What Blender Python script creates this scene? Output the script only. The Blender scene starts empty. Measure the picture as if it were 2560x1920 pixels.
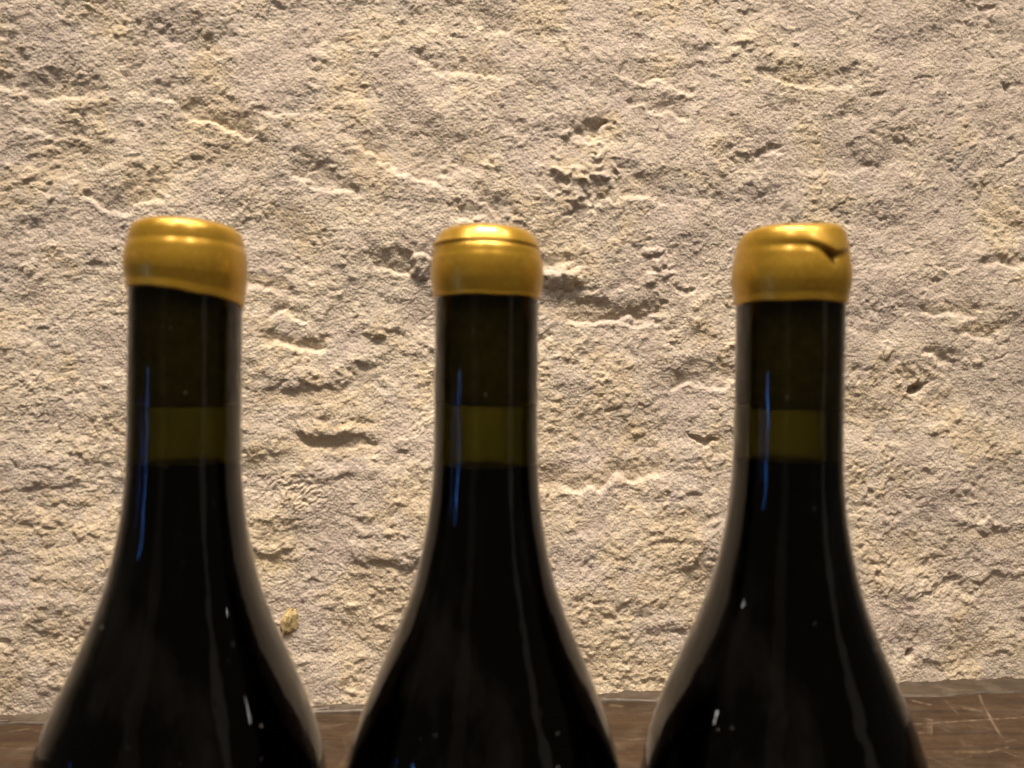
import bpy, math
import numpy as np
from mathutils import Matrix, Vector

rad = math.radians
scene = bpy.context.scene
C = scene.collection

# ------------------------------------------------------------------ camera
F_PX = 1923.0                      # focal length in pixels of the 2560 px wide photograph
ROLL = 0.00785
CAM_Z = 0.25
cam_d = bpy.data.cameras.new('camera')
cam_d.sensor_width = 36.0
cam_d.lens = F_PX / 2560.0 * 36.0
cam_d.clip_start = 0.01
cam_d.clip_end = 50.0
cam_d.dof.use_dof = True
cam_d.dof.focus_distance = 0.60
cam_d.dof.aperture_fstop = 14.0
cam = bpy.data.objects.new('camera', cam_d)
C.objects.link(cam)
m = Matrix.Rotation(rad(90), 4, 'X') @ Matrix.Rotation(ROLL, 4, 'Z')
m.translation = (0, 0, CAM_Z)
cam.matrix_world = m
scene.camera = cam

# ------------------------------------------------------------------ world: a dim cellar room
world = bpy.data.worlds.new('World')
scene.world = world
world.use_nodes = True
bg = world.node_tree.nodes['Background']
bg.inputs['Color'].default_value = (1.0, 0.84, 0.66, 1)
bg.inputs['Strength'].default_value = 0.042

# ------------------------------------------------------------------ lamps
def aim(o, target):
    d = Vector(target) - o.location
    o.rotation_euler = d.to_track_quat('-Z', 'Y').to_euler()

def area(name, loc, target, sx, sy, power, col, spread=180):
    l = bpy.data.lights.new(name, 'AREA')
    l.shape = 'RECTANGLE'; l.size = sx; l.size_y = sy
    l.energy = power; l.color = col; l.spread = rad(spread)
    o = bpy.data.objects.new(name, l); C.objects.link(o)
    o.location = loc; aim(o, target)
    return o

def bulb(name, loc, r, power, col):
    l = bpy.data.lights.new(name, 'POINT')
    l.shadow_soft_size = r; l.energy = power; l.color = col
    o = bpy.data.objects.new(name, l); C.objects.link(o); o.location = loc
    return o

WARM = (1.0, 0.86, 0.72)
# ceiling wall washer: one strip and three spots under the vault, above the bottles
area('ceiling_strip_lamp', (0.03, -0.50, 3.00), (0.03, 0.52, 0.0), 1.30, 0.32, 5.2, WARM, 46)
for lx, e in ((-1.25, 20.0), (-0.50, 26.0), (0.03, 14.0), (0.56, 26.0), (1.35, 20.0)):
    area('ceiling_spot_lamp', (lx, -0.48, 2.95), (0.3 * lx, 0.52, 0.0), 0.11, 0.11, 0.095 * e, WARM, 46)
# two ceiling spots out in the room
for loc, e in (((-0.72, -1.98, 2.9), 17.0), ((1.13, -1.98, 2.9), 17.0)):
    area('ceiling_spot_lamp', loc, (0, 0.22, 0.2), 0.13, 0.13, e, (1.0, 0.90, 0.78))
# small lamps added far out on both sides to make the shoulder glints
for loc, e in (((2.0, 0.08, 0.76), 0.12), ((-1.9, 0.0, 0.70), 0.11)):
    area('glint_lamp', loc, (0, 0.21, 0.2), 0.05, 0.06, e, (1.0, 0.96, 0.92))
# slim blue lamps low on the left, seen as streaks in the necks
area('blue_strip_lamp', (-1.05, -0.42, 0.130), (-0.02, 0.215, 0.2), 0.032, 0.30, 0.18, (0.09, 0.34, 1.0))
area('blue_strip_lamp', (-1.40, -0.21, 0.110), (-0.02, 0.215, 0.2), 0.030, 0.24, 0.05, (0.06, 0.24, 1.0))
# added tall dim lamps: streaks in the necks, front fill on the seals
area('streak_fill_lamp', (1.9, -1.0, 0.75), (0, 0.3, 0.25), 0.34, 1.5, 0.26, (1.0, 0.88, 0.72))
area('streak_fill_lamp', (-1.1, -2.3, 0.8), (0, 0.3, 0.25), 0.70, 1.6, 0.18, (1.0, 0.80, 0.60))

vs = scene.view_settings
vs.view_transform = 'Standard'; vs.look = 'None'; vs.exposure = 0.0; vs.gamma = 1.0
vs.use_curve_mapping = False
scene.render.engine = 'CYCLES'
cy = scene.cycles
cy.use_denoising = True
cy.max_bounces = 14; cy.transmission_bounces = 12; cy.glossy_bounces = 6; cy.diffuse_bounces = 3
cy.transparent_max_bounces = 8
cy.blur_glossy = 0.5
cy.sample_clamp_indirect = 6.0

# ------------------------------------------------------------------ node helpers
def new_mat(name):
    mt = bpy.data.materials.new(name); mt.use_nodes = True
    nt = mt.node_tree
    return mt, nt, nt.nodes['Principled BSDF']

def nd(nt, typ, **kw):
    n = nt.nodes.new(typ)
    for k, v in kw.items():
        if k in n.inputs: n.inputs[k].default_value = v
        else: setattr(n, k, v)
    return n

def lk(nt, a, b): nt.links.new(a, b)

def noise(nt, vec, scale, detail=4, rough=0.55, dist=0.0):
    n = nd(nt, 'ShaderNodeTexNoise'); n.inputs['Scale'].default_value = scale
    n.inputs['Detail'].default_value = detail; n.inputs['Roughness'].default_value = rough
    n.inputs['Distortion'].default_value = dist
    if vec is not None: lk(nt, vec, n.inputs['Vector'])
    return n.outputs['Fac']

def ramp(nt, fac, stops):
    r = nd(nt, 'ShaderNodeValToRGB')
    el = r.color_ramp.elements
    while len(el) < len(stops): el.new(0.5)
    for e, (p, c) in zip(el, stops):
        e.position = p
        e.color = (c, c, c, 1) if isinstance(c, (int, float)) else (*c, 1)
    lk(nt, fac, r.inputs['Fac'])
    return r.outputs['Color']

def mix(nt, fac, a, b, mode='MIX'):
    n = nd(nt, 'ShaderNodeMix', data_type='RGBA', blend_type=mode)
    for sock, v in ((n.inputs[0], fac), (n.inputs[6], a), (n.inputs[7], b)):
        if hasattr(v, 'links') or isinstance(v, bpy.types.NodeSocket): lk(nt, v, sock)
        elif isinstance(v, (int, float)): sock.default_value = v
        else: sock.default_value = (*v, 1)
    return n.outputs[2]

def mth(nt, op, a, b=0.0):
    n = nd(nt, 'ShaderNodeMath', operation=op)
    for s, v in ((n.inputs[0], a), (n.inputs[1], b)):
        if isinstance(v, bpy.types.NodeSocket): lk(nt, v, s)
        else: s.default_value = v
    return n.outputs[0]

def attr(nt, name):
    return nd(nt, 'ShaderNodeAttribute', attribute_name=name).outputs['Fac']

def objco(nt):
    return nd(nt, 'ShaderNodeTexCoord').outputs['Object']

# ------------------------------------------------------------------ materials
def mat_wall():
    mt, nt, p = new_mat('lime_render')
    co = objco(nt)
    warm = ramp(nt, noise(nt, co, 9, 5, 0.6), [(0.30, (0.50, 0.43, 0.37)), (0.52, (0.57, 0.485, 0.385)), (0.72, (0.63, 0.545, 0.42))])
    grey = ramp(nt, noise(nt, co, 26, 5, 0.65), [(0.50, 0.0), (0.68, 1.0)])
    c = mix(nt, mth(nt, 'MULTIPLY', grey, 0.55), warm, (0.40, 0.355, 0.335))
    pale = ramp(nt, noise(nt, co, 60, 4, 0.6), [(0.54, 0.0), (0.70, 1.0)])
    c = mix(nt, mth(nt, 'MULTIPLY', pale, 0.55), c, (0.74, 0.65, 0.50))
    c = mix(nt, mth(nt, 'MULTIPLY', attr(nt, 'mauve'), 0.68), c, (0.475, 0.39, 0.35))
    fine = ramp(nt, noise(nt, co, 300, 3, 0.6), [(0.50, 0.0), (0.62, 1.0)])
    c = mix(nt, mth(nt, 'MULTIPLY', fine, 0.45), c, (0.78, 0.69, 0.54))
    speck = ramp(nt, noise(nt, co, 240, 3, 0.6), [(0.36, 1.0), (0.46, 0.0)])
    c = mix(nt, mth(nt, 'MULTIPLY', speck, 0.30), c, (0.30, 0.25, 0.21))
    c = mix(nt, attr(nt, 'smooth'), c, (0.50, 0.42, 0.33))
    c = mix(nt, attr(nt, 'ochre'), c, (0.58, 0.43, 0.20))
    c = mix(nt, attr(nt, 'soot'), c, (0.26, 0.225, 0.215))
    lk(nt, c, p.inputs['Base Color'])
    p.inputs['Roughness'].default_value = 0.95
    p.inputs['Specular IOR Level'].default_value = 0.15
    b = nd(nt, 'ShaderNodeBump', Strength=0.65, Distance=0.0010)
    vo = nd(nt, 'ShaderNodeTexVoronoi'); vo.inputs['Scale'].default_value = 430; vo.inputs['Randomness'].default_value = 1.0
    lk(nt, co, vo.inputs['Vector'])
    hgt = mth(nt, 'SUBTRACT', mth(nt, 'MULTIPLY', noise(nt, co, 620, 4, 0.7), 0.9), vo.outputs['Distance'])
    lk(nt, hgt, b.inputs['Height'])
    lk(nt, b.outputs['Normal'], p.inputs['Normal'])
    return mt

def mat_wood(name, dark, mid, light, dustiness):
    mt, nt, p = new_mat(name)
    co = objco(nt)
    mp = nd(nt, 'ShaderNodeMapping'); lk(nt, co, mp.inputs['Vector'])
    mp.inputs['Scale'].default_value = (1.0, 12.0, 12.0)
    g = noise(nt, mp.outputs['Vector'], 7, 8, 0.62, 1.2)
    c = ramp(nt, g, [(0.30, dark), (0.52, mid), (0.75, light)])
    mp2 = nd(nt, 'ShaderNodeMapping'); lk(nt, co, mp2.inputs['Vector'])
    mp2.inputs['Scale'].default_value = (1.0, 30.0, 30.0)
    g2 = noise(nt, mp2.outputs['Vector'], 22, 6, 0.7)
    c = mix(nt, ramp(nt, g2, [(0.52, 0.0), (0.72, 0.5)]), c, dark)
    d = ramp(nt, noise(nt, co, 38, 6, 0.7), [(0.48, 0.0), (0.75, 1.0)])
    c = mix(nt, mth(nt, 'MULTIPLY', d, dustiness), c, (0.34, 0.28, 0.21))
    c = mix(nt, mth(nt, 'MULTIPLY', attr(nt, 'scratch'), 0.45), c, (0.40, 0.30, 0.19))
    lk(nt, c, p.inputs['Base Color'])
    lk(nt, ramp(nt, noise(nt, co, 60, 5, 0.6), [(0.3, 0.36), (0.7, 0.62)]), p.inputs['Roughness'])
    b = nd(nt, 'ShaderNodeBump', Strength=0.25, Distance=0.0006)
    lk(nt, g2, b.inputs['Height']); lk(nt, b.outputs['Normal'], p.inputs['Normal'])
    return mt

def mat_glass():
    mt, nt, p = new_mat('dark_green_glass')
    co = objco(nt)
    p.inputs['Base Color'].default_value = (1, 1, 1, 1)
    p.inputs['Transmission Weight'].default_value = 1.0
    p.inputs['IOR'].default_value = 1.5
    lk(nt, mth(nt, 'MULTIPLY', mth(nt, 'SUBTRACT', 1.0, attr(nt, 'outside')), 0.22), p.inputs['Roughness'])
    # faint cast waviness of moulded glass
    b = nd(nt, 'ShaderNodeBump', Strength=0.22, Distance=0.0012)
    mp = nd(nt, 'ShaderNodeMapping'); lk(nt, co, mp.inputs['Vector'])
    mp.inputs['Scale'].default_value = (1, 1, 0.22)
    lk(nt, noise(nt, mp.outputs['Vector'], 150, 2, 0.5), b.inputs['Height'])
    lk(nt, b.outputs['Normal'], p.inputs['Normal'])
    out = nt.nodes['Material Output']
    va = nd(nt, 'ShaderNodeVolumeAbsorption', Density=700.0, Color=(0.475, 0.46, 0.0, 1))
    lk(nt, va.outputs[0], out.inputs['Volume'])
    # dust specks and smears lying on the outside
    dust = nd(nt, 'ShaderNodeBsdfDiffuse', Color=(0.42, 0.39, 0.34, 1))
    v = nd(nt, 'ShaderNodeTexVoronoi'); v.inputs['Scale'].default_value = 260
    lk(nt, co, v.inputs['Vector'])
    sep = nd(nt, 'ShaderNodeSeparateColor'); lk(nt, v.outputs['Color'], sep.inputs[0])
    wd = mth(nt, 'ADD', v.outputs['Distance'], mth(nt, 'MULTIPLY', noise(nt, co, 900, 2, 0.5), 0.16))
    wd = mth(nt, 'ADD', wd, mth(nt, 'MULTIPLY', sep.outputs[1], 0.12))
    spot = ramp(nt, wd, [(0.16, 1.0), (0.22, 0.0)])
    pick = ramp(nt, sep.outputs[0], [(0.70, 0.0), (0.95, 1.0)])
    clus = ramp(nt, noise(nt, co, 34, 3, 0.6), [(0.45, 0.15), (0.62, 1.0)])
    f = mth(nt, 'MULTIPLY', mth(nt, 'MULTIPLY', spot, pick), clus)
    smear = ramp(nt, noise(nt, mp.outputs['Vector'], 46, 5, 0.7), [(0.50, 0.0), (0.80, 0.012)])
    f = mth(nt, 'MAXIMUM', mth(nt, 'MULTIPLY', f, 0.55), smear)
    f = mth(nt, 'MULTIPLY', f, attr(nt, 'outside'))
    ms = nd(nt, 'ShaderNodeMixShader')
    lk(nt, f, ms.inputs[0]); lk(nt, p.outputs[0], ms.inputs[1]); lk(nt, dust.outputs[0], ms.inputs[2])
    lk(nt, ms.outputs[0], out.inputs['Surface'])
    return mt

def mat_wine():
    mt, nt, p = new_mat('red_wine')
    p.inputs['Base Color'].default_value = (0.006, 0.0009, 0.0012, 1)
    p.inputs['Roughness'].default_value = 0.05
    p.inputs['IOR'].default_value = 1.05
    return mt

def mat_cork():
    mt, nt, p = new_mat('cork_bark')
    co = objco(nt)
    c = ramp(nt, noise(nt, co, 260, 5, 0.65), [(0.35, (0.66, 0.52, 0.36)), (0.6, (0.88, 0.76, 0.58))])
    lk(nt, c, p.inputs['Base Color']); p.inputs['Roughness'].default_value = 0.9
    return mt

def mat_wax():
    mt, nt, p = new_mat('gold_sealing_wax')
    co = objco(nt)
    c = ramp(nt, noise(nt, co, 70, 4, 0.55), [(0.3, (0.47, 0.262, 0.022)), (0.7, (0.56, 0.325, 0.034))])
    fl = ramp(nt, noise(nt, co, 900, 2, 0.5), [(0.45, 0.0), (0.75, 0.25)])
    c = mix(nt, fl, c, (0.78, 0.53, 0.12))
    sc = ramp(nt, noise(nt, co, 120, 5, 0.7, 0.6), [(0.60, 0.0), (0.74, 0.40)])
    c = mix(nt, sc, c, (0.50, 0.40, 0.30))
    lk(nt, c, p.inputs['Base Color'])
    p.inputs['Metallic'].default_value = 0.55
    p.inputs['Roughness'].default_value = 0.31
    p.inputs['Coat Weight'].default_value = 0.22
    p.inputs['Coat Roughness'].default_value = 0.13
    b = nd(nt, 'ShaderNodeBump', Strength=0.12, Distance=0.0006)
    lk(nt, noise(nt, co, 320, 4, 0.6), b.inputs['Height']); lk(nt, b.outputs['Normal'], p.inputs['Normal'])
    lk(nt, b.outputs['Normal'], p.inputs['Coat Normal'])
    return mt

def mat_chip():
    mt, nt, p = new_mat('yellow_stone')
    c = ramp(nt, noise(nt, objco(nt), 300, 4, 0.6), [(0.35, (0.38, 0.27, 0.11)), (0.65, (0.58, 0.46, 0.24))])
    lk(nt, c, p.inputs['Base Color']); p.inputs['Roughness'].default_value = 0.7
    return mt

M = dict(wall=mat_wall(),
         wood=mat_wood('worn_brown_wood', (0.016, 0.0075, 0.003), (0.040, 0.0205, 0.0085), (0.068, 0.037, 0.0165), 0.12),
         strip=mat_wood('dusty_grey_wood', (0.032, 0.022, 0.014), (0.062, 0.044, 0.029), (0.100, 0.074, 0.051), 0.22),
         glass=mat_glass(), wine=mat_wine(), cork=mat_cork(), wax=mat_wax(), chip=mat_chip())

# ------------------------------------------------------------------ mesh helpers
def grid_mesh(name, P, mat, parent=None, attrs=None, smooth=True, flip=False):
    """P: (rows, cols, 3) array of points -> quad sheet."""
    nr, nc = P.shape[:2]
    me = bpy.data.meshes.new(name)
    me.vertices.add(nr * nc)
    me.vertices.foreach_set('co', P.reshape(-1).astype(np.float32))
    i = np.arange(nr * nc).reshape(nr, nc)
    q = np.stack([i[:-1, :-1], i[:-1, 1:], i[1:, 1:], i[1:, :-1]], -1).reshape(-1, 4)
    if flip: q = q[:, ::-1]
    nq = len(q)
    me.loops.add(nq * 4); me.polygons.add(nq)
    me.loops.foreach_set('vertex_index', q.reshape(-1).astype(np.int32))
    me.polygons.foreach_set('loop_start', (np.arange(nq) * 4).astype(np.int32))
    me.polygons.foreach_set('loop_total', np.full(nq, 4, np.int32))
    me.polygons.foreach_set('use_smooth', np.full(nq, smooth, bool))
    me.update(calc_edges=True)
    for k, a in (attrs or {}).items():
        at = me.attributes.new(k, 'FLOAT', 'POINT')
        at.data.foreach_set('value', a.reshape(-1).astype(np.float32))
    me.materials.append(mat)
    o = bpy.data.objects.new(name, me); C.objects.link(o)
    if parent: o.parent = parent
    return o

def lathe(name, prof, mat, parent=None, seg=96, warp=None, attr_out=None, closed=False):
    """prof: list of (r, z); warp(r, z, theta) -> (r, z) arrays."""
    prof = np.array(prof, float)
    n = len(prof)
    th = np.arange(seg) * 2 * math.pi / seg
    R = np.repeat(prof[:, :1], seg, 1); Z = np.repeat(prof[:, 1:2], seg, 1)
    T = np.repeat(th[None, :], n, 0)
    if warp: R, Z = warp(R, Z, T)
    P = np.stack([R * np.sin(T), -R * np.cos(T), Z], -1)     # theta 0 faces the camera, + is to the right
    verts = P.reshape(-1, 3)
    faces = []
    rows = n if closed else n - 1
    for a in range(rows):
        b = (a + 1) % n
        for s in range(seg):
            t = (s + 1) % seg
            faces.append((a * seg + s, b * seg + s, b * seg + t, a * seg + t))
    me = bpy.data.meshes.new(name)
    me.from_pydata(verts.tolist(), [], faces)
    me.polygons.foreach_set('use_smooth', np.ones(len(faces), bool))
    if attr_out is not None:
        at = me.attributes.new('outside', 'FLOAT', 'POINT')
        at.data.foreach_set('value', np.repeat(np.array(attr_out, np.float32), seg))
    me.materials.append(mat)
    me.validate()
    o = bpy.data.objects.new(name, me); C.objects.link(o)
    if parent: o.parent = parent
    return o

def tag(o, label=None, cat=None, group=None, kind=None):
    for k, v in (('label', label), ('category', cat), ('group', group), ('kind', kind)):
        if v: o[k] = v

# ------------------------------------------------------------------ the rendered stone wall
W0, WS = 0.609, 0.1115                        # wall line y = W0 + WS * x
EU = np.array([1, WS, 0]) / math.hypot(1, WS)
EN = np.array([WS, -1, 0]) / math.hypot(1, WS)   # towards the room

STEP = 0.00095
NT = 1024
rng = np.random.default_rng(11)

def sstep(a, b, x):
    t = np.clip((x - a) / (b - a), 0, 1)
    return t * t * (3 - 2 * t)

ky = np.fft.fftfreq(NT)[:, None]; kx = np.fft.rfftfreq(NT)[None, :]
def band(lam_mm, width=0.5, ax=1.0, ay=1.0, seed=None):
    """periodic band-limited noise with the given wavelength, unit deviation"""
    r = np.random.default_rng(seed) if seed is not None else rng
    w = np.fft.rfft2(r.standard_normal((NT, NT)))
    k = np.sqrt((kx * ax) ** 2 + (ky * ay) ** 2) + 1e-9
    k0 = STEP * 1000.0 / lam_mm
    w *= np.exp(-(np.log(k / k0) ** 2) / (2 * width ** 2)) / np.sqrt(k)
    n = np.fft.irfft2(w, s=(NT, NT))
    return (n - n.mean()) / n.std()

def crumbs(cell_mm, fill=0.8):
    """periodic field of rounded crumbs of uneven size, 0..1"""
    nc = int(round(NT * STEP * 1000.0 / cell_mm)); cs = NT / nc
    jx = rng.random((nc, nc)); jy = rng.random((nc, nc))
    rr = (0.35 + 0.65 * rng.random((nc, nc)) ** 1.3) * cs * 0.85
    hh = 0.35 + 0.65 * rng.random((nc, nc))
    keep = rng.random((nc, nc)) < fill
    jj, ii = np.meshgrid(np.arange(NT), np.arange(NT))
    cj = (jj / cs).astype(int); ci = (ii / cs).astype(int)
    out = np.zeros((NT, NT))
    for a in (-1, 0, 1):
        for b in (-1, 0, 1):
            y, x = ci + a, cj + b
            ym, xm = y % nc, x % nc
            d2 = ((jj - (x + jx[ym, xm]) * cs) ** 2 * 0.85 + (ii - (y + jy[ym, xm]) * cs) ** 2 * 1.15) / rr[ym, xm] ** 2
            out = np.maximum(out, np.where(keep[ym, xm], hh[ym, xm] * rr[ym, xm] / cs * np.sqrt(np.clip(1 - d2, 0, 1)), 0))
    return out

def shift(a, dx, dy):
    """resample a periodic tile at displaced positions (domain warp), dx, dy in cells"""
    jj, ii = np.meshgrid(np.arange(NT), np.arange(NT))
    x = (jj + dx) % NT; y = (ii + dy) % NT
    x0 = np.floor(x).astype(int); y0 = np.floor(y).astype(int)
    fx = x - x0; fy = y - y0
    x0 %= NT; y0 %= NT; x1 = (x0 + 1) % NT; y1 = (y0 + 1) % NT
    return (a[y0, x0] * (1 - fx) + a[y0, x1] * fx) * (1 - fy) + (a[y1, x0] * (1 - fx) + a[y1, x1] * fx) * fy

def build_wall():
    # --- grid lines: even in view, widening beyond it
    U0, V0 = -0.455, -0.022
    nu, nv = 1010, 668
    grow = np.cumsum(STEP * 1.045 ** np.arange(1, 101))
    u = np.concatenate([(U0 - grow)[::-1], U0 + np.arange(nu) * STEP, U0 + (nu - 1) * STEP + grow])
    v = np.concatenate([V0 + np.arange(nv) * STEP, V0 + (nv - 1) * STEP + grow])
    V, U = np.meshgrid(v, u, indexing='ij')
    # --- where each point stands on the wall, measured in pixels of the photograph (0.32 mm each)
    X = U * EU[0]; Y = W0 + U * EU[1]
    sx = X / Y * F_PX; sy = (CAM_Z - V) / Y * F_PX
    PX = 1280 + sx - sy * ROLL; PY = 960 + sy + sx * ROLL

    # --- tiles of grain
    w1, w2 = band(14), band(14)
    wx, wy = w1 * 1.6, w2 * 1.6
    g3 = np.abs(shift(band(3.9, 0.32, 1.1, 0.9), wx, wy))
    g5 = np.abs(shift(band(6.5, 0.35, 1.05, 0.95), wx, wy))
    g9 = np.abs(shift(band(13, 0.4, 1.05, 0.95), wx, wy))
    f2 = band(2.6, 0.35)
    cr4 = shift(crumbs(4.2), wx * 0.4, wy * 0.4); cr8 = shift(crumbs(8.0, 0.6), wx * 0.6, wy * 0.6); cr3 = crumbs(2.9); cr14 = shift(crumbs(14.0, 0.7), wx * 1.2, wy * 1.2)
    warmth = band(120, 0.6)
    mid = shift(band(28, 0.45, 1.05, 0.95), wx * 2, wy * 2)
    big = band(80, 0.5, 1.05, 0.95)
    huge = band(260, 0.5)
    patch = band(45, 0.6); patch2 = band(24, 0.6)

    jt = (U - U0) / STEP; it = (V - V0) / STEP
    def smp(a):
        x0 = np.floor(jt).astype(int); y0 = np.floor(it).astype(int)
        fx = jt - x0; fy = it - y0
        x1 = (x0 + 1) % NT; y1 = (y0 + 1) % NT; x0 = x0 % NT; y0 = y0 % NT
        return (a[y0, x0] * (1 - fx) + a[y0, x1] * fx) * (1 - fy) + (a[y1, x0] * (1 - fx) + a[y1, x1] * fx) * fy
    G3, G5, G9, F2, MID, BIG, HUGE, PA, PB, C3, C4, C8, C14, WA = [smp(a) for a in (g3, g5, g9, f2, mid, big, huge, patch, patch2, cr3, cr4, cr8, cr14, warmth)]

    # warp of feature coordinates so that drawn edges wander
    QX = PX + 4 * smp(band(12)) + 9 * smp(band(32))
    QY = PY + 2 * smp(band(9)) + 6 * smp(band(30))

    H = 2.0 * HUGE + 0.95 * BIG + 0.34 * MID            # mm
    SM = sstep(0.5, 1.7, PA) * 0.55                     # trowelled, less grainy patches
    OC = np.zeros_like(H); SO = np.zeros_like(H)

    def xwin(xs, x, soft):
        return sstep(xs[0] - soft, xs[0] + soft, x) * (1 - sstep(xs[-1] - soft, xs[-1] + soft, x))

    def box(x0, x1, y0, y1):
        """index window of the grid that covers a px rectangle"""
        ok = (PX > x0) & (PX < x1) & (PY > y0) & (PY < y1)
        r = np.where(ok.any(1))[0]; c = np.where(ok.any(0))[0]
        if len(r) == 0 or len(c) == 0: return None
        return (slice(r[0], r[-1] + 1), slice(c[0], c[-1] + 1))

    def scoop(pts, h, d, sm=0.8, lip=17, ochre=0.0, ridge=0.10):
        """a trowelled dip: deepens downwards and ends in a sharp lower lip along pts"""
        d = d * 1.2
        xs = [p[0] for p in pts]; ys = [p[1] for p in pts]
        b = box(xs[0] - 60, xs[-1] + 60, min(ys) - h - 60, max(ys) + 70)
        if b is None: return
        x, y = QX[b], QY[b]
        yb = np.interp(x, xs, ys)
        t = (y - (yb - h)) / h
        w = xwin(xs, x, 16)
        bed = np.clip(t, 0, 1) ** 1.2 * (1 - sstep(1.0, 1.0 + lip / h, t))
        H[b] -= d * bed * w
        H[b] += d * ridge * np.exp(-((y - yb - lip) / 9.0) ** 2) * w
        inside = sstep(0.1, 0.4, t) * (1 - sstep(0.97, 1.03, t)) * w
        SM[b] = np.maximum(SM[b], sm * inside)
        if ochre: OC[b] = np.maximum(OC[b], ochre * inside)

    def ledge(pts, h, d, drop=20, sm=0.0, below=0, ochre=0.0):
        """a bulge that swells downwards and breaks off along pts, in shadow underneath"""
        d = d * 0.40
        xs = [p[0] for p in pts]; ys = [p[1] for p in pts]
        b = box(xs[0] - 60, xs[-1] + 60, min(ys) - h - 60, max(ys) + below + 90)
        if b is None: return
        x, y = QX[b], QY[b]
        yb = np.interp(x, xs, ys)
        t = (y - (yb - h)) / h
        w = xwin(xs, x, 18)
        H[b] += d * np.clip(t, 0, 1) ** 0.9 * (1 - sstep(1.0, 1.0 + drop / h, t)) * w
        if below:
            tb = (y - yb - drop) / below
            rec = (1 - np.clip(tb, 0, 1)) * sstep(-12.0 / below, 8.0 / below, tb)
            H[b] -= 0.6 * d * rec * w
            ins = sstep(-0.05, 0.1, tb) * (1 - sstep(0.8, 1.1, tb)) * w
            SM[b] = np.maximum(SM[b], sm * ins)
            OC[b] = np.maximum(OC[b], ochre * ins)

    def lump(x0, y0, rx, ry, d, p=2.0):
        b = box(x0 - 2.5 * rx, x0 + 2.5 * rx, y0 - 2.5 * ry, y0 + 2.5 * ry)
        if b is None: return
        q = np.sqrt(((QX[b] - x0) / rx) ** 2 + ((QY[b] - y0) / ry) ** 2)
        H[b] += d * np.clip(1 - q ** p, 0, 1) ** 0.8

    def pit(x0, y0, rx, ry, d, ang=0, wander=True, soft=0.5):
        b = box(x0 - 3 * (rx + ry), x0 + 3 * (rx + ry), y0 - 3 * (rx + ry), y0 + 3 * (rx + ry))
        if b is None: return
        x = (QX if wander else PX)[b] - x0; y = (QY if wander else PY)[b] - y0
        a = rad(ang); x, y = x * math.cos(a) + y * math.sin(a), -x * math.sin(a) + y * math.cos(a)
        q = np.sqrt((x / rx) ** 2 + (y / ry) ** 2)
        H[b] -= d * (1.0 if d >= 8 else 0.75 if rx > 30 and ry > 9 else 0.4) * (1 - sstep(1 - soft, 1.1, q))

    def stain(arr, x0, y0, rx, ry, a):
        b = box(x0 - 2 * rx, x0 + 2 * rx, y0 - 2 * ry, y0 + 2 * ry)
        if b is None: return
        q = ((QX[b] - x0) / rx) ** 2 + ((QY[b] - y0) / ry) ** 2
        arr[b] = np.maximum(arr[b], a * np.exp(-q) * np.clip(0.55 + 0.45 * PB[b] + 0.3 * F2[b], 0, 1))

    def scored(x0, y0, rx, ry, ang, lam, d):
        b = box(x0 - 1.6 * rx, x0 + 1.6 * rx, y0 - 1.6 * ry, y0 + 1.6 * ry)
        if b is None: return
        x = QX[b] - x0; y = QY[b] - y0
        q = (x / rx) ** 2 + (y / ry) ** 2
        a = rad(ang); s = -x * math.sin(a) + y * math.cos(a)
        H[b] += d * np.sin(2 * math.pi * s / lam + 0.8 * MID[b]) * np.exp(-q * 1.2)

    # --- random smaller trowel marks everywhere
    r2 = np.random.default_rng(5)
    for _ in range(150):
        x, y = r2.uniform(-900, 3500), r2.uniform(-900, 1760)
        L = r2.uniform(40, 130); s = r2.normal(0.06, 0.16)
        pts = [(x + L * q, y + s * L * q + r2.normal(0, 5) + 8 * math.sin(3.1 * q)) for q in np.linspace(0, 1, 5)]
        if r2.random() < 0.5: scoop(pts, r2.uniform(25, 75), r2.uniform(0.5, 1.5), r2.uniform(0.1, 0.6))
        else: ledge(pts, r2.uniform(22, 60), r2.uniform(0.5, 1.6), below=r2.uniform(0, 40), sm=0.4)
    for _ in range(90):
        x, y = r2.uniform(-900, 3500), r2.uniform(-900, 1760)
        if r2.random() < 0.55: lump(x, y, r2.uniform(9, 26), r2.uniform(8, 20), r2.uniform(0.5, 1.6))
        else: pit(x, y, r2.uniform(4, 11), r2.uniform(3, 6), r2.uniform(0.8, 2.2), r2.uniform(-50, 50))

    # --- upper left: courses of shallow trowelled dips
    scoop([(470, 292), (545, 305), (615, 342), (650, 335)], 85, 3.0, 0.6, ochre=0.25)
    scoop([(195, 488), (250, 508), (310, 520), (370, 500), (400, 490)], 70, 2.4, 0.6)
    scoop([(0, 205), (60, 225), (130, 238), (240, 240)], 80, 1.9, 0.2)
    scoop([(60, 318), (140, 330), (215, 330)], 60, 1.9, 0.2)
    scoop([(415, 110), (480, 122), (560, 130)], 65, 1.5, 0.2)
    scoop([(320, 220), (395, 230), (450, 250)], 55, 1.5, 0.2)
    ledge([(110, 60), (130, 62), (145, 60)], 60, 2.2)
    scoop([(750, 440), (800, 458), (885, 485)], 80, 2.6, 0.7)
    scoop([(865, 345), (910, 360), (955, 385)], 60, 2.2, 0.5)
    scoop([(950, 402), (1000, 425), (1055, 442), (1112, 452)], 175, 3.6, 0.85)
    pit(975, 415, 34, 3.5, 3.0, 24, soft=0.8)
    scoop([(1190, 500), (1225, 520), (1245, 528), (1275, 515)], 62, 2.6, 0.75)
    scoop([(1140, 535), (1200, 545), (1290, 540)], 40, 1.8, 0.7)
    scoop([(1150, 405), (1190, 412), (1240, 405)], 110, 1.7, 0.7)
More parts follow.
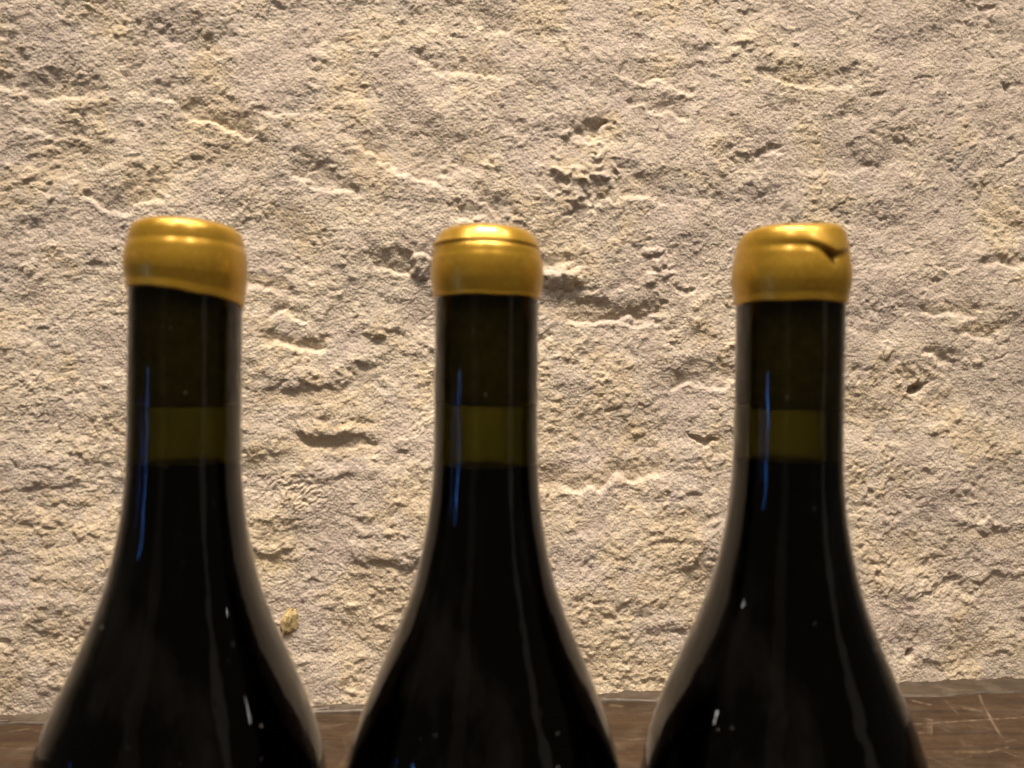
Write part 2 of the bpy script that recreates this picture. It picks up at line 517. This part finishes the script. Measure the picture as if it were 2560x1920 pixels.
    scoop([(1030, 140), (1090, 165), (1160, 178), (1240, 190)], 65, 2.4, 0.1)
    for s in (0, 1):
        scoop([(1555 + 15 * s, 182 + 74 * s), (1620, 200 + 72 * s), (1720, 222 + 70 * s)], 56, 2.5, 0.35 + 0.3 * s)
    scoop([(1540, 478), (1600, 490), (1665, 500)], 75, 2.4, 0.85)
    # crumbled hole near the middle
    pit(1478, 330, 66, 34, 4.6, -18, soft=0.7); pit(1500, 322, 36, 12, 3.4, -35)
    pit(1410, 470, 44, 60, 2.2, 30, soft=0.9); pit(1490, 500, 42, 12, 3.0, -50); pit(1425, 538, 18, 9, 3.6, -30)
    lump(1440, 480, 42, 46, 3.0); lump(1405, 440, 26, 30, 2.0)
    for _ in range(26):
        lump(1450 + r2.normal(0, 42), 420 + r2.normal(0, 62), r2.uniform(9, 20), r2.uniform(8, 16), r2.uniform(1.0, 2.6))
    stain(OC, 1450, 400, 70, 26, 0.8); stain(OC, 1400, 420, 40, 30, 0.6)
    # upper right: crusty lumps and slanting grooves
    for x, y, rx, ry, d in ((1760, 100, 42, 14, 3.2), (1795, 150, 50, 15, 3.6), (1850, 105, 34, 13, 2.8), (1770, 178, 44, 12, 2.6), (1925, 160, 45, 14, 2.4), (1980, 60, 40, 14, 2.2), (2150, 160, 40, 12, 2.2)):
        ledge([(x - rx, y), (x, y + 5), (x + rx, y)], ry * 2.3, d, drop=13)
    scoop([(1890, 185), (1960, 200), (2050, 205), (2130, 215)], 45, 1.8, 0.4)
    pit(1915, 382, 40, 13, 3.4, -20); pit(1900, 402, 12, 10, 3.0); pit(2190, 235, 16, 10, 4.0, -30); pit(2312, 195, 9, 8, 3.6); pit(2340, 185, 12, 6, 2.6, -30)
    ledge([(2225, 258), (2260, 266), (2290, 258)], 22, 2.6)
    for k in range(4): pit(2440 + 32 * k, 85 + 45 * k, 26, 6, 2.0, 55)
    pit(2545, 215, 14, 22, 4.5, 20); pit(2530, 395, 40, 8, 3.0, -55); pit(2475, 8, 34, 12, 3.4)
    scoop([(2000, 420), (2100, 430), (2190, 420)], 90, 1.3, 0.5)
    pit(2505, 535, 20, 12, 2.6, -40); pit(2500, 625, 10, 8, 3.0)
    # big knobs beside the middle bottle
    lump(1398, 690, 44, 34, 7.0); lump(1050, 668, 30, 26, 6.0)
    scoop([(1340, 655), (1400, 665), (1450, 660)], 30, 1.6, 0.7)
    scoop([(900, 640), (960, 662), (1030, 672)], 55, 2.0, 0.5)
    ledge([(1340, 742), (1400, 748), (1560, 735)], 30, 1.4, below=26, sm=0.7, ochre=0.3)
    # between left and middle bottle: broad stepped ledges
    scoop([(610, 708), (680, 722), (715, 728)], 40, 2.0, 0.4, ochre=0.5)
    scoop([(700, 775), (740, 790), (770, 803)], 50, 2.4, 0.1)
    scoop([(655, 850), (720, 862), (820, 880)], 44, 3.0, 0.75, ochre=0.35)
    ledge([(880, 810), (930, 822), (985, 826), (1020, 815)], 60, 4.2, below=30, sm=0.3)
    ledge([(860, 888), (900, 896), (960, 898)], 55, 3.4, below=26, sm=0.3)
    ledge([(655, 952), (740, 956), (800, 954), (855, 950)], 62, 4.0, below=40, sm=0.7, ochre=0.45)
    ledge([(745, 1072), (800, 1078), (870, 1086), (930, 1082)], 26, 4.2, below=40, sm=0.85, ochre=0.35)
    ledge([(810, 1030), (870, 1035), (930, 1030)], 60, 3.0, below=22, sm=0.5, ochre=0.7)
    ledge([(785, 1175), (830, 1192), (900, 1180)], 50, 3.6, below=22, sm=0.3)
    ledge([(975, 1115), (1000, 1118), (1020, 1112)], 40, 3.0, below=10)
    scored(730, 1230, 110, 50, -38, 15, 0.7); scored(1050, 1060, 50, 60, -42, 16, 0.6)
    stain(OC, 640, 790, 50, 60, 0.7); stain(OC, 640, 1120, 40, 60, 0.8); stain(OC, 900, 1040, 70, 30, 0.6); stain(OC, 690, 1290, 60, 40, 0.6)
    scoop([(760, 1100), (830, 1120), (920, 1108)], 20, 1.2, 0.6)
    # between middle and right bottle
    scoop([(1440, 795), (1540, 800), (1660, 792)], 52, 3.0, 0.7, ochre=0.25)
    scoop([(1690, 956), (1760, 960), (1850, 958)], 66, 2.8, 0.85)
    scoop([(1345, 850), (1365, 846), (1390, 835)], 30, 2.0, 0.3)
    scoop([(1340, 1215), (1420, 1220), (1480, 1216), (1540, 1190), (1670, 1192)], 60, 3.0, 0.75, ochre=0.35)
    pit(1750, 1098, 48, 10, 4.4, 18); pit(1715, 722, 15, 12, 5.0); pit(1765, 700, 10, 10, 3.6); pit(1520, 1018, 30, 5, 3.2, -15); pit(1530, 1040, 16, 4, 2.8, 40)
    pit(1562, 1122, 6, 6, 3.2); lump(1630, 632, 26, 18, 3.2); lump(1665, 660, 22, 14, 2.6); lump(1640, 690, 34, 16, 3.0)
    stain(OC, 1585, 1085, 55, 60, 0.95); stain(OC, 1665, 930, 22, 28, 0.9); stain(OC, 1385, 1100, 40, 50, 0.7)
    ledge([(1420, 1180), (1500, 1192), (1545, 1176)], 46, 2.4)
    ledge([(1620, 1555), (1660, 1565), (1705, 1560)], 30, 3.2, below=12)
    for k in range(5):
        y = 1150 + 62 * k
        ledge([(1640, y), (1700, y + 6), (1780, y + 2)], 32, 1.8, below=14, sm=0.2)
    # right of the right bottle
    pit(2292, 972, 22, 13, 10.0, -24, wander=False, soft=0.35); pit(2312, 962, 20, 5, 5.0, -25, wander=False)
    pit(2277, 1636, 14, 9, 9.0, -55, wander=False, soft=0.4)
    pit(2150, 935, 14, 10, 3.4); pit(2500, 890, 14, 12, 3.0); pit(2225, 1285, 18, 8, 3.4)
    scoop([(2310, 775), (2380, 785), (2440, 788)], 32, 2.2, 0.5, ochre=0.3); scoop([(2400, 832), (2450, 836), (2500, 834)], 34, 2.0, 0.5, ochre=0.5)
    scoop([(2310, 885), (2350, 895), (2385, 900)], 30, 2.2, 0.5)
    scoop([(2460, 655), (2510, 665), (2560, 658)], 28, 2.4, 0.5)
    ledge([(2295, 1480), (2350, 1438), (2400, 1440), (2440, 1447), (2490, 1420), (2530, 1425), (2600, 1440)], 46, 4.2, below=55, sm=0.35)
    ledge([(2395, 1302), (2450, 1312), (2520, 1318), (2600, 1300)], 44, 3.4, below=30, sm=0.3, ochre=0.3)
    ledge([(2380, 1495), (2410, 1500), (2460, 1490)], 24, 2.8)
    scored(2345, 1475, 60, 50, -42, 13, 0.7)
    ledge([(2140, 1240), (2170, 1262), (2210, 1262)], 40, 2.4)
    stain(OC, 2220, 1210, 30, 60, 0.75); stain(OC, 2225, 1390, 14, 90, 0.7); stain(OC, 2400, 1540, 40, 40, 0.7); stain(OC, 2130, 960, 40, 60, 0.5)
    stain(OC, 2330, 1690, 180, 14, 0.5)
    # bottom left
    ledge([(635, 1360), (680, 1376), (720, 1372)], 40, 3.6, below=26, sm=0.4, ochre=0.8)
    ledge([(870, 1378), (930, 1392), (1000, 1400), (1050, 1395)], 40, 3.8, below=26, sm=0.4, ochre=0.5)
    ledge([(760, 1362), (785, 1366), (800, 1362)], 24, 2.6)
    pit(18, 1610, 30, 14, 5.0, 20); stain(SO, 30, 1605, 40, 20, 0.9); stain(SO, 110, 1440, 40, 22, 0.5)
    for k in range(7):
        ledge([(20 + 45 * (k % 3), 1150 + 48 * k), (90 + 45 * (k % 3), 1158 + 48 * k), (170 + 30 * (k % 3), 1152 + 48 * k)], 30, 1.9, below=12)
    scored(90, 1000, 90, 110, -70, 17, 0.5)
    stain(OC, 170, 1380, 60, 60, 0.5); stain(OC, 90, 1560, 80, 40, 0.5); stain(OC, 60, 760, 60, 40, 0.4); stain(OC, 200, 1690, 90, 30, 0.5)
    # soot-grey dusting of the upper left
    for x, y, a in ((110, 85, 0.8), (250, 140, 0.5), (390, 50, 0.5), (60, 560, 0.7), (270, 370, 0.5), (500, 360, 0.8), (520, 400, 0.5), (370, 360, 0.5), (100, 400, 0.5), (960, 735, 0.6), (870, 860, 0.5), (180, 350, 0.5), (730, 100, 0.4), (440, 350, 0.4), (1000, 145, 0.6)):
        stain(SO, x, y, 46, 26, a)
    # upright faint steps left by the mason's float
    for x, y0, y1, d in ((122, 380, 540, 1.5), (345, 40, 170, 1.1), (612, 440, 560, 1.0), (205, 230, 330, 1.0), (1168, 240, 380, 1.0), (2215, 1120, 1500, 1.4)):
        b = box(x - 90, x + 90, y0 - 60, y1 + 60)
        if b is None: continue
        xx = QX[b] - x
        w = sstep(y0 - 30, y0 + 30, QY[b]) * (1 - sstep(y1 - 30, y1 + 30, QY[b]))
        H[b] += d * w * np.where(xx < 0, np.clip(1 + xx / 80, 0, 1), 1 - sstep(0, 6, xx))
    H *= 0.85
    # --- grain on top of it all
    rough = (1 - 0.86 * SM) * np.clip(0.78 + 0.30 * PB + 0.22 * WA, 0.25, 1.7)
    grain = 0.09 * (G3 - 0.8) + 0.10 * (G5 - 0.8) + 0.06 * (G9 - 0.8) + 0.08 * F2 + 0.74 * C3 + 0.85 * C4 + (0.50 + 0.45 * sstep(500, 1200, PY)) * C8 * sstep(-0.5, 0.9, PB) + 0.9 * C14 * sstep(-0.6, 0.8, -PA)
    far = np.minimum(1, STEP * 3 / np.maximum(STEP, np.maximum(np.gradient(u)[None, :], np.gradient(v)[:, None])))
    H += grain * np.clip(rough, 0.05, 2) * far
    P = U[..., None] * EU + np.array([0, W0, 0]) + (H * 0.001)[..., None] * EN
    P[..., 2] = V
    OC = np.maximum(OC, 0.50 * sstep(0.1, 1.8, WA + 0.5 * PB + 0.9 * sstep(700, 1500, PY) - 0.7 * sstep(1500, 2400, PX)))  # tone patches; the bias low and left paints warmer light into the colour
    MV = 0.75 * sstep(-0.2, 1.6, -WA + 0.5 * PA + 0.8 * sstep(900, 2300, PX) * (1 - sstep(300, 1300, PY)))  # mauve patches; the upper right bias is light tint painted into the colour
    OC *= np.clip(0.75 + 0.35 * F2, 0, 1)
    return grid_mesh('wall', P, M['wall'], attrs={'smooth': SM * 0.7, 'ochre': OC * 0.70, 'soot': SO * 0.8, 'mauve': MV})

wall = build_wall()
tag(wall, kind='structure')
wall['label'] = 'rough cream lime-rendered stone wall with trowel marks behind the bottles'

def on_wall(px, py, off=0.0):
    sx = (px - 1280) + (py - 960) * ROLL; sy = (py - 960) - (px - 1280) * ROLL
    y = W0 / (1 - WS * sx / F_PX)
    return Vector((sx / F_PX * y, y, CAM_Z - sy / F_PX * y)) + Vector(EN) * off

# a chip of yellow stone bedded in the render
def build_chip():
    verts, faces = [], []
    na, nb = 14, 8
    for b in range(nb + 1):
        ph = math.pi * b / nb
        for a in range(na):
            th = 2 * math.pi * a / na
            k = 1 + 0.16 * math.sin(3 * th + 1) * math.sin(ph) + 0.12 * math.sin(2 * th + 4 * ph) + 0.10 * math.sin(5 * th - 3 * ph)
            verts.append((0.0062 * k * math.sin(ph) * math.cos(th), 0.0034 * k * math.sin(ph) * math.sin(th), 0.0095 * k * math.cos(ph)))
    for b in range(nb):
        for a in range(na):
            t = (a + 1) % na
            faces.append((b * na + a, (b + 1) * na + a, (b + 1) * na + t, b * na + t))
    me = bpy.data.meshes.new('stone_chip'); me.from_pydata(verts, [], faces); me.materials.append(M['chip'])
    o = bpy.data.objects.new('stone_chip', me); C.objects.link(o)
    o.parent = wall
    o.location = on_wall(722, 1552, 0.0008)
    o.rotation_euler = (0, rad(18), math.atan(WS))
    o['label'] = 'small yellow stone chip bedded in the wall'
build_chip()

# ------------------------------------------------------------------ the wooden shelf
def seg_mask(px, py, pts, w):
    """soft mask of a thin drawn line, in px of the photograph"""
    d = np.full(px.shape, 1e9)
    for (x0, y0), (x1, y1) in zip(pts[:-1], pts[1:]):
        dx, dy = x1 - x0, y1 - y0
        t = np.clip(((px - x0) * dx + (py - y0) * dy) / (dx * dx + dy * dy + 1e-9), 0, 1)
        d = np.minimum(d, np.hypot(px - x0 - t * dx, py - y0 - t * dy))
    return np.clip(1.3 - d / w, 0, 1)

shelf = bpy.data.objects.new('wooden_shelf', None); C.objects.link(shelf)
tag(shelf, 'scratched dark brown wooden shelf board in front of the rough wall', 'shelf')

def build_shelf():
    r = np.random.default_rng(8)
    # top of the plank: fine where it shows behind the bottles
    xs = np.concatenate([np.linspace(-1.6, -0.47, 40), np.arange(-0.468, 0.52, 0.0014), np.linspace(0.525, 1.6, 40)])
    tfr = np.concatenate([np.linspace(-0.62, -0.14, 60), np.linspace(-0.139, -0.021, 90), ])
    X = np.repeat(xs[None, :], len(tfr), 0)
    D = np.repeat(tfr[:, None], len(xs), 1)             # distance in front of the wall line
    wf = 0.010 + 0.012 * sstep(0.14, 0.34, xs)
    D = D + (0.021 - wf[None, :]) * sstep(-0.14, -0.021, D)
    wob = 0.0012 * np.sin(xs * 31) + 0.0009 * np.sin(xs * 83 + 1)
    Y = W0 + WS * X + D + wob[None, :] * sstep(-0.05, -0.021, D)
    Z = 0.0006 * np.sin(X * 9 + 2) * np.cos(Y * 14) - 0.0016 * sstep(-0.026, -0.021, D)
    Yc = np.maximum(Y, 0.05)
    sx = X / Yc * F_PX; sy = (CAM_Z - Z) / Yc * F_PX
    PX = 1280 + sx - sy * ROLL; PY = 960 + sy + sx * ROLL
    S = np.zeros_like(X)
    def line(pts, w=2.2, a=0.8):
        nonlocal S
        S = np.maximum(S, a * seg_mask(PX, PY, pts, w))
    line([(2448, 1738), (2465, 1775), (2487, 1815), (2506, 1845)], 3.0, 0.9)
    line([(2270, 1811), (2370, 1805), (2480, 1798), (2570, 1793)], 1.8, 0.8)
    line([(2283, 1833), (2312, 1832)], 2.0, 0.8)
    line([(2312, 1795), (2310, 1835)], 2.0, 0.7); line([(2312, 1797), (2330, 1800), (2328, 1835)], 2.4, 0.7); line([(2312, 1818), (2330, 1818)], 2.4, 0.6); line([(2320, 1800), (2320, 1833)], 2.4, 0.5)
    line([(2282, 1752), (2325, 1762)], 2.2, 0.8); line([(2360, 1748), (2400, 1790)], 1.4, 0.5)
    line([(2410, 1770), (2455, 1778)], 4.0, 0.5); line([(2390, 1880), (2470, 1880), (2520, 1868)], 2.6, 0.5); line([(2400, 1845), (2412, 1866)], 1.6, 0.5)
    line([(2290, 1885), (2340, 1900), (2390, 1925)], 1.2, 0.4); line([(2490, 1870), (2550, 1895)], 1.2, 0.4)
    line([(1560, 1850), (1640, 1846)], 1.8, 0.5); line([(1524, 1763), (1560, 1766)], 3.5, 0.5)
    line([(858, 1845), (870, 1880), (852, 1915)], 1.6, 0.4); line([(810, 1815), (850, 1812), (870, 1806)], 1.6, 0.4)
    line([(20, 1830), (70, 1822), (120, 1832)], 2.0, 0.4); line([(0, 1870), (60, 1872), (130, 1868)], 1.6, 0.35)
    for _ in range(70):
        x, y = r.uniform(-20, 2580), r.uniform(1745, 1925)
        L = r.uniform(8, 70); s = r.normal(0, 0.35)
        line([(x, y), (x + L * 0.5, y + L * 0.5 * s + r.normal(0, 2)), (x + L, y + L * s)], r.uniform(0.9, 1.8), r.uniform(0.15, 0.5))
    S = S * np.clip(0.6 + 0.5 * np.sin(PX * 0.21) * np.sin(PX * 0.083 + 1), 0.2, 1)
    top = np.stack([X, Y, Z], -1)
    # front edge and underside close the board
    f0 = top[0].copy(); rows = [top]
    f1 = f0.copy(); f1[:, 2] = -0.035
    f2 = top[-1].copy(); f2[:, 2] = -0.035
    P = np.concatenate([f2[None], f1[None], top, f2[None]], 0)
    S = np.concatenate([np.zeros((2, len(xs))), S, np.zeros((1, len(xs)))], 0)
    grid_mesh('plank', P, M['wood'], shelf, {'scratch': S}, smooth=False)
    # grey dusty fillet between board and wall
    xs2 = np.concatenate([np.linspace(-1.6, -0.47, 40), np.arange(-0.468, 0.52, 0.002), np.linspace(0.525, 1.6, 40)])
    n = len(xs2)
    wob2 = 0.0012 * np.sin(xs2 * 31) + 0.0009 * np.sin(xs2 * 83 + 1)
    prof = [(-0.0200, -0.020), (-0.0200, -0.0022), (-0.0188, -0.0004), (-0.0160, 0.0002), (-0.0120, 0.0004), (-0.006, 0.0009), (0.0, 0.0022), (0.0080, 0.0035)]
    P2 = np.zeros((len(prof), n, 3))
    for k, (d, z) in enumerate(prof):
        j = 0.0006 * np.sin(xs2 * (60 + 13 * k)) + 0.0004 * np.sin(xs2 * (171 + 29 * k))
        P2[k, :, 0] = xs2
        P2[k, :, 1] = W0 + WS * xs2 + (d * ((0.009 + 0.012 * sstep(0.14, 0.34, xs2)) / 0.02) if d < 0 else d) + (wob2 if k < 4 else 0)
        P2[k, :, 2] = z + (j if 1 < k else 0)
    E = np.zeros((len(prof), n)); E[2] = 0.0
    grid_mesh('back_strip', P2, M['strip'], shelf, {'scratch': E})
build_shelf()

# ------------------------------------------------------------------ the bottles
def cat_interp(pts, zs):
    """monotone cubic through (z, r) points"""
    z = np.array([p[0] for p in pts]); r = np.array([p[1] for p in pts])
    h = np.diff(z); dl = np.diff(r) / h
    mth_ = np.zeros(len(z)); mth_[1:-1] = np.where(dl[:-1] * dl[1:] > 0, 2 * dl[:-1] * dl[1:] / (dl[:-1] + dl[1:] + 1e-12), 0)
    k = np.clip(np.searchsorted(z, zs) - 1, 0, len(h) - 1)
    t = (zs - z[k]) / h[k]
    return ((2*t**3-3*t**2+1)*r[k] + (t**3-2*t**2+t)*h[k]*mth_[k] + (-2*t**3+3*t**2)*r[k+1] + (t**3-t**2)*h[k]*mth_[k+1])

BODY = [(0.0, 14.6), (3, 15.0), (17, 15.05), (32, 15.0), (58, 15.05), (70, 15.25), (80.6, 16.0), (92, 17.6), (104, 20.3), (116, 24.4), (127.7, 29.3), (141.8, 35.0), (156, 39.2), (168, 41.0), (180, 41.6), (230, 41.6)]

def bottle(x, y, height, lift, cork_z, wine_z, wax, label, lean=0.0):
    H = height * 1000.0
    root = bpy.data.objects.new('wine_bottle', None); C.objects.link(root)
    root.location = (x - 0.25 * lean, y, 0.0)
    root.rotation_euler = (0, lean, math.atan2(-x, y))
    tag(root, label, 'bottle', 'wine bottles in a row on the shelf')
    body = [(z - lift * float(sstep(45, 100, np.array(z))), r) for z, r in BODY] + [(H - 9, 41.5), (H - 4, 40.2), (H - 1, 37.5), (H, 34.0)]
    zs = np.concatenate([np.linspace(7.5, 60, 28), np.linspace(62, 185, 84), np.linspace(190, H - 10, 12), np.linspace(H - 9, H, 8)])
    rs = cat_interp(body, zs)
    mm = lambda r, z: (r * 0.001, (H - z) * 0.001)     # z measured down from the top of the seal
    outer = [mm(r, z) for r, z in zip(rs, zs)]
    # underside with its punt
    base = [mm(31, H - 0.2), mm(24, H - 4), mm(14, H - 14), mm(0.05, H - 20)]
    punt_in = [mm(0.05, H - 25), mm(15, H - 19), mm(26, H - 9), mm(33, H - 7), mm(37.0, H - 12)]
    zi = zs[(zs > 8.5) & (zs < H - 16)][::-1]
    ri = cat_interp(body, zi)
    thick = 4.2 - 0.8 * sstep(70, 130, zi)
    inner = [mm(r - t, z) for r, t, z in zip(ri, thick, zi)]
    prof = outer + base + punt_in + inner
    flag = [1.0] * len(outer) + [0.0] * (len(base) + len(punt_in) + len(inner))
    lathe('glass_body', prof, M['glass'], root, 128, attr_out=flag, closed=True)
    # wine: overlaps the glass a hair so that no film of air remains
    zw = zi[zi > wine_z + 0.6][::-1]
    rw = cat_interp(body, zw) - (4.2 - 0.8 * sstep(70, 130, zw)) + 0.12
    r0 = float(rw[0])
    wine = [mm(0.02, wine_z + 0.5), mm(r0 - 1.6, wine_z + 0.5), mm(r0 - 0.5, wine_z + 0.25), mm(r0, wine_z)] + [mm(r, z) for r, z in zip(rw, zw)] + [mm(33.1, H - 7.1), mm(26, H - 9.2), mm(15, H - 19.2), mm(0.02, H - 25.2)]
    lathe('wine', wine, M['wine'], root, 96)
    ck = [mm(0.02, 7.4), mm(9.6, 7.4), mm(10.86, 8.2)] + [mm(10.86, z) for z in np.linspace(10, cork_z - 1, 10)] + [mm(10.2, cork_z), mm(0.02, cork_z)]
    lathe('cork', ck, M['cork'], root, 64)
    # wax seal
    prof_w, warp = wax
    wp = lathe('wax_seal', [mm(r, z) for r, z in prof_w], M['wax'], root, 200, warp=lambda R, Z, T: warp_mm(R, Z, T, H, warp))
    return root

def warp_mm(R, Z, T, H, fn):
    r, z = fn(R * 1000, H - Z * 1000, T)
    return r * 0.001, (H - z) * 0.001

def dense(pts, n=90):
    """resample a profile polyline smoothly by arc length (Catmull-Rom)"""
    p = np.array(pts, float)
    e = np.vstack([2 * p[0] - p[1], p, 2 * p[-1] - p[-2]])
    out = []
    per = max(2, n // (len(p) - 1))
    for i in range(len(p) - 1):
        a, b, c, d = e[i:i + 4]
        for t in np.linspace(0, 1, per, endpoint=False):
            out.append(0.5 * ((2*b) + (-a + c)*t + (2*a - 5*b + 4*c - d)*t*t + (-a + 3*b - 3*c + d)*t**3))
    out.append(p[-1])
    return [(max(0.02, float(q[0])), float(q[1])) for q in out]

def wob(T, z, a, seed):
    return a * (np.sin(2 * T + seed) + 0.6 * np.sin(3 * T + 2.1 * seed + 0.3 * z) + 0.4 * np.sin(5 * T - seed + 0.22 * z))

# left seal: a soft round cushion whose lower edge slants down to the right
L_PROF = dense([(0.02, 0.2), (5, 0.1), (10.2, 0.2), (12.8, 0.7), (14.2, 1.7), (14.95, 3.1), (15.3, 4.8), (15.45, 6.2), (15.7, 7.0), (15.95, 7.8), (16.15, 9.0), (16.4, 11.6), (16.35, 14.4), (16.0, 16.9), (15.75, 18.6), (15.7, 20.3), (15.55, 21.0), (14.85, 21.1)], 170)
def l_warp(r, z, T):
    s = np.sin(T)
    k = sstep(9, 21, z)
    z2 = z + k * (2.15 * s - 0.5 * np.cos(T) + 0.10 * np.sin(6 * T + 1) + 0.07 * np.sin(11 * T))
    z2 += (1 - sstep(0, 8, z)) * (0.05 * s + 0.016 * r * s)
    r2 = r + wob(T, z, 0.06, 1.0) * sstep(3, 10, r) * (1 - k * 0.8)
    return r2, z2

# middle seal: a disc pressed on the top, with a groove under its rim
M_PROF = dense([(0.02, 0.1), (5, 0.12), (9.4, 0.25), (12.0, 0.75), (13.4, 1.6), (14.3, 2.8), (14.95, 4.0), (15.35, 4.9), (15.5, 5.4), (15.2, 5.85), (15.25, 6.2), (15.55, 6.7), (15.8, 7.5), (16.0, 8.6), (16.3, 10.0), (16.45, 12.4), (16.3, 15.2), (15.9, 17.8), (15.6, 19.4), (15.5, 20.3), (14.85, 20.5)], 160)
def m_warp(r, z, T):
    s = np.sin(T)
    r2 = r + wob(T, z, 0.05, 2.3) * sstep(3, 10, r) * (1 - sstep(15, 20, z))
    r2 += 0.75 * np.exp(-((z - 5.6) / 0.9) ** 2) * np.clip(-s, 0, 1) ** 2
    z2 = z + 0.25 * s * (1 - sstep(8, 16, z)) + (0.15 * np.sin(2 * T + 1) + 0.10 * np.sin(7 * T)) * sstep(15, 20, z)
    return r2, z2

# right seal: a fold of wax hangs over the front right of the rim
R_PROF = dense([(0.02, 0.3), (5, 0.2), (10.2, 0.25), (12.7, 0.8), (14.2, 1.9), (14.95, 3.6), (15.4, 5.9), (15.8, 8.0), (16.1, 9.8), (16.5, 12.8), (16.5, 15.6), (16.15, 18.0), (15.8, 19.8), (15.65, 21.3), (15.5, 22.0), (14.85, 22.1)], 200)
EDGE_T = np.radians([-180, -70, -45, -20, 0, 15, 28, 38, 43, 50, 62, 80, 110, 180])
EDGE_Z = np.array([5.2, 5.2, 5.5, 5.8, 6.0, 6.3, 7.0, 8.2, 9.0, 8.4, 7.7, 7.0, 6.0, 5.2])
EDGE_D = np.array([0.0, 0.0, 0.0, 0.06, 0.14, 0.28, 0.65, 1.2, 1.3, 0.8, 0.35, 0.1, 0.0, 0.0])
def r_warp(r, z, T):
    t = (T + math.pi) % (2 * math.pi) - math.pi
    s = np.sin(T)
    ze = np.interp(t, EDGE_T, EDGE_Z); de = np.interp(t, EDGE_T, EDGE_D)
    r2 = r + wob(T, z, 0.05, 4.0) * sstep(3, 10, r) * (1 - sstep(15, 20, z))
    sf = 1.0 - 0.75 * sstep(math.radians(5), math.radians(38), t)
    up = sstep(1.5, ze - 0.4, z) * (1 - sstep(ze - 0.9 * sf, ze + 1.0 * sf + 0.1, z))
    r2 = r2 + de * up * (0.55 + 0.45 * sstep(2, 6, z))
    # hollow under the hanging tip
    c = np.exp(-((t - math.radians(43)) / math.radians(11)) ** 2)
    low = 8.4 + 3.4 * np.exp(-((t - math.radians(43)) / math.radians(8)) ** 2)
    r2 = r2 - 1.0 * c * sstep(ze - 0.2, ze + 0.5, z) * (1 - sstep(ze + 0.6, low + 2.4, z))
    # broad valley below the fold
    r2 = r2 - 0.22 * np.exp(-((z - ze - 1.0) / 1.1) ** 2) * sstep(math.radians(-60), 0, t) * (1 - sstep(math.radians(40), math.radians(80), t))
    z2 = z + (1 - sstep(0, 9, z)) * (-0.30 * s - 0.022 * r * s) + 0.12 * np.sin(6 * T + 2) * sstep(16, 21, z)
    # pressed facets on the top of the fold
    z2 = z2 + 0.35 * np.sin(3.0 * t + 0.6) * (1 - sstep(1, 5, z)) * sstep(4, 11, r)
    return r2, z2

bottle(-0.0925, 0.218, 0.2946, 2.0, 51.7, 67.3, (L_PROF, l_warp),
       'dark wine bottle with rounded gold wax seal slanting lower on its right edge, leftmost', lean=0.002)
bottle(-0.0075, 0.224, 0.2949, 2.0, 51.3, 68.4, (M_PROF, m_warp),
       'dark wine bottle whose gold wax seal has a groove round its top, middle one')
bottle(0.0802, 0.2236, 0.2954, 2.0, 52.0, 66.4, (R_PROF, r_warp),
       'dark wine bottle whose gold wax seal has a folded pointed flap at front, rightmost', lean=0.010)
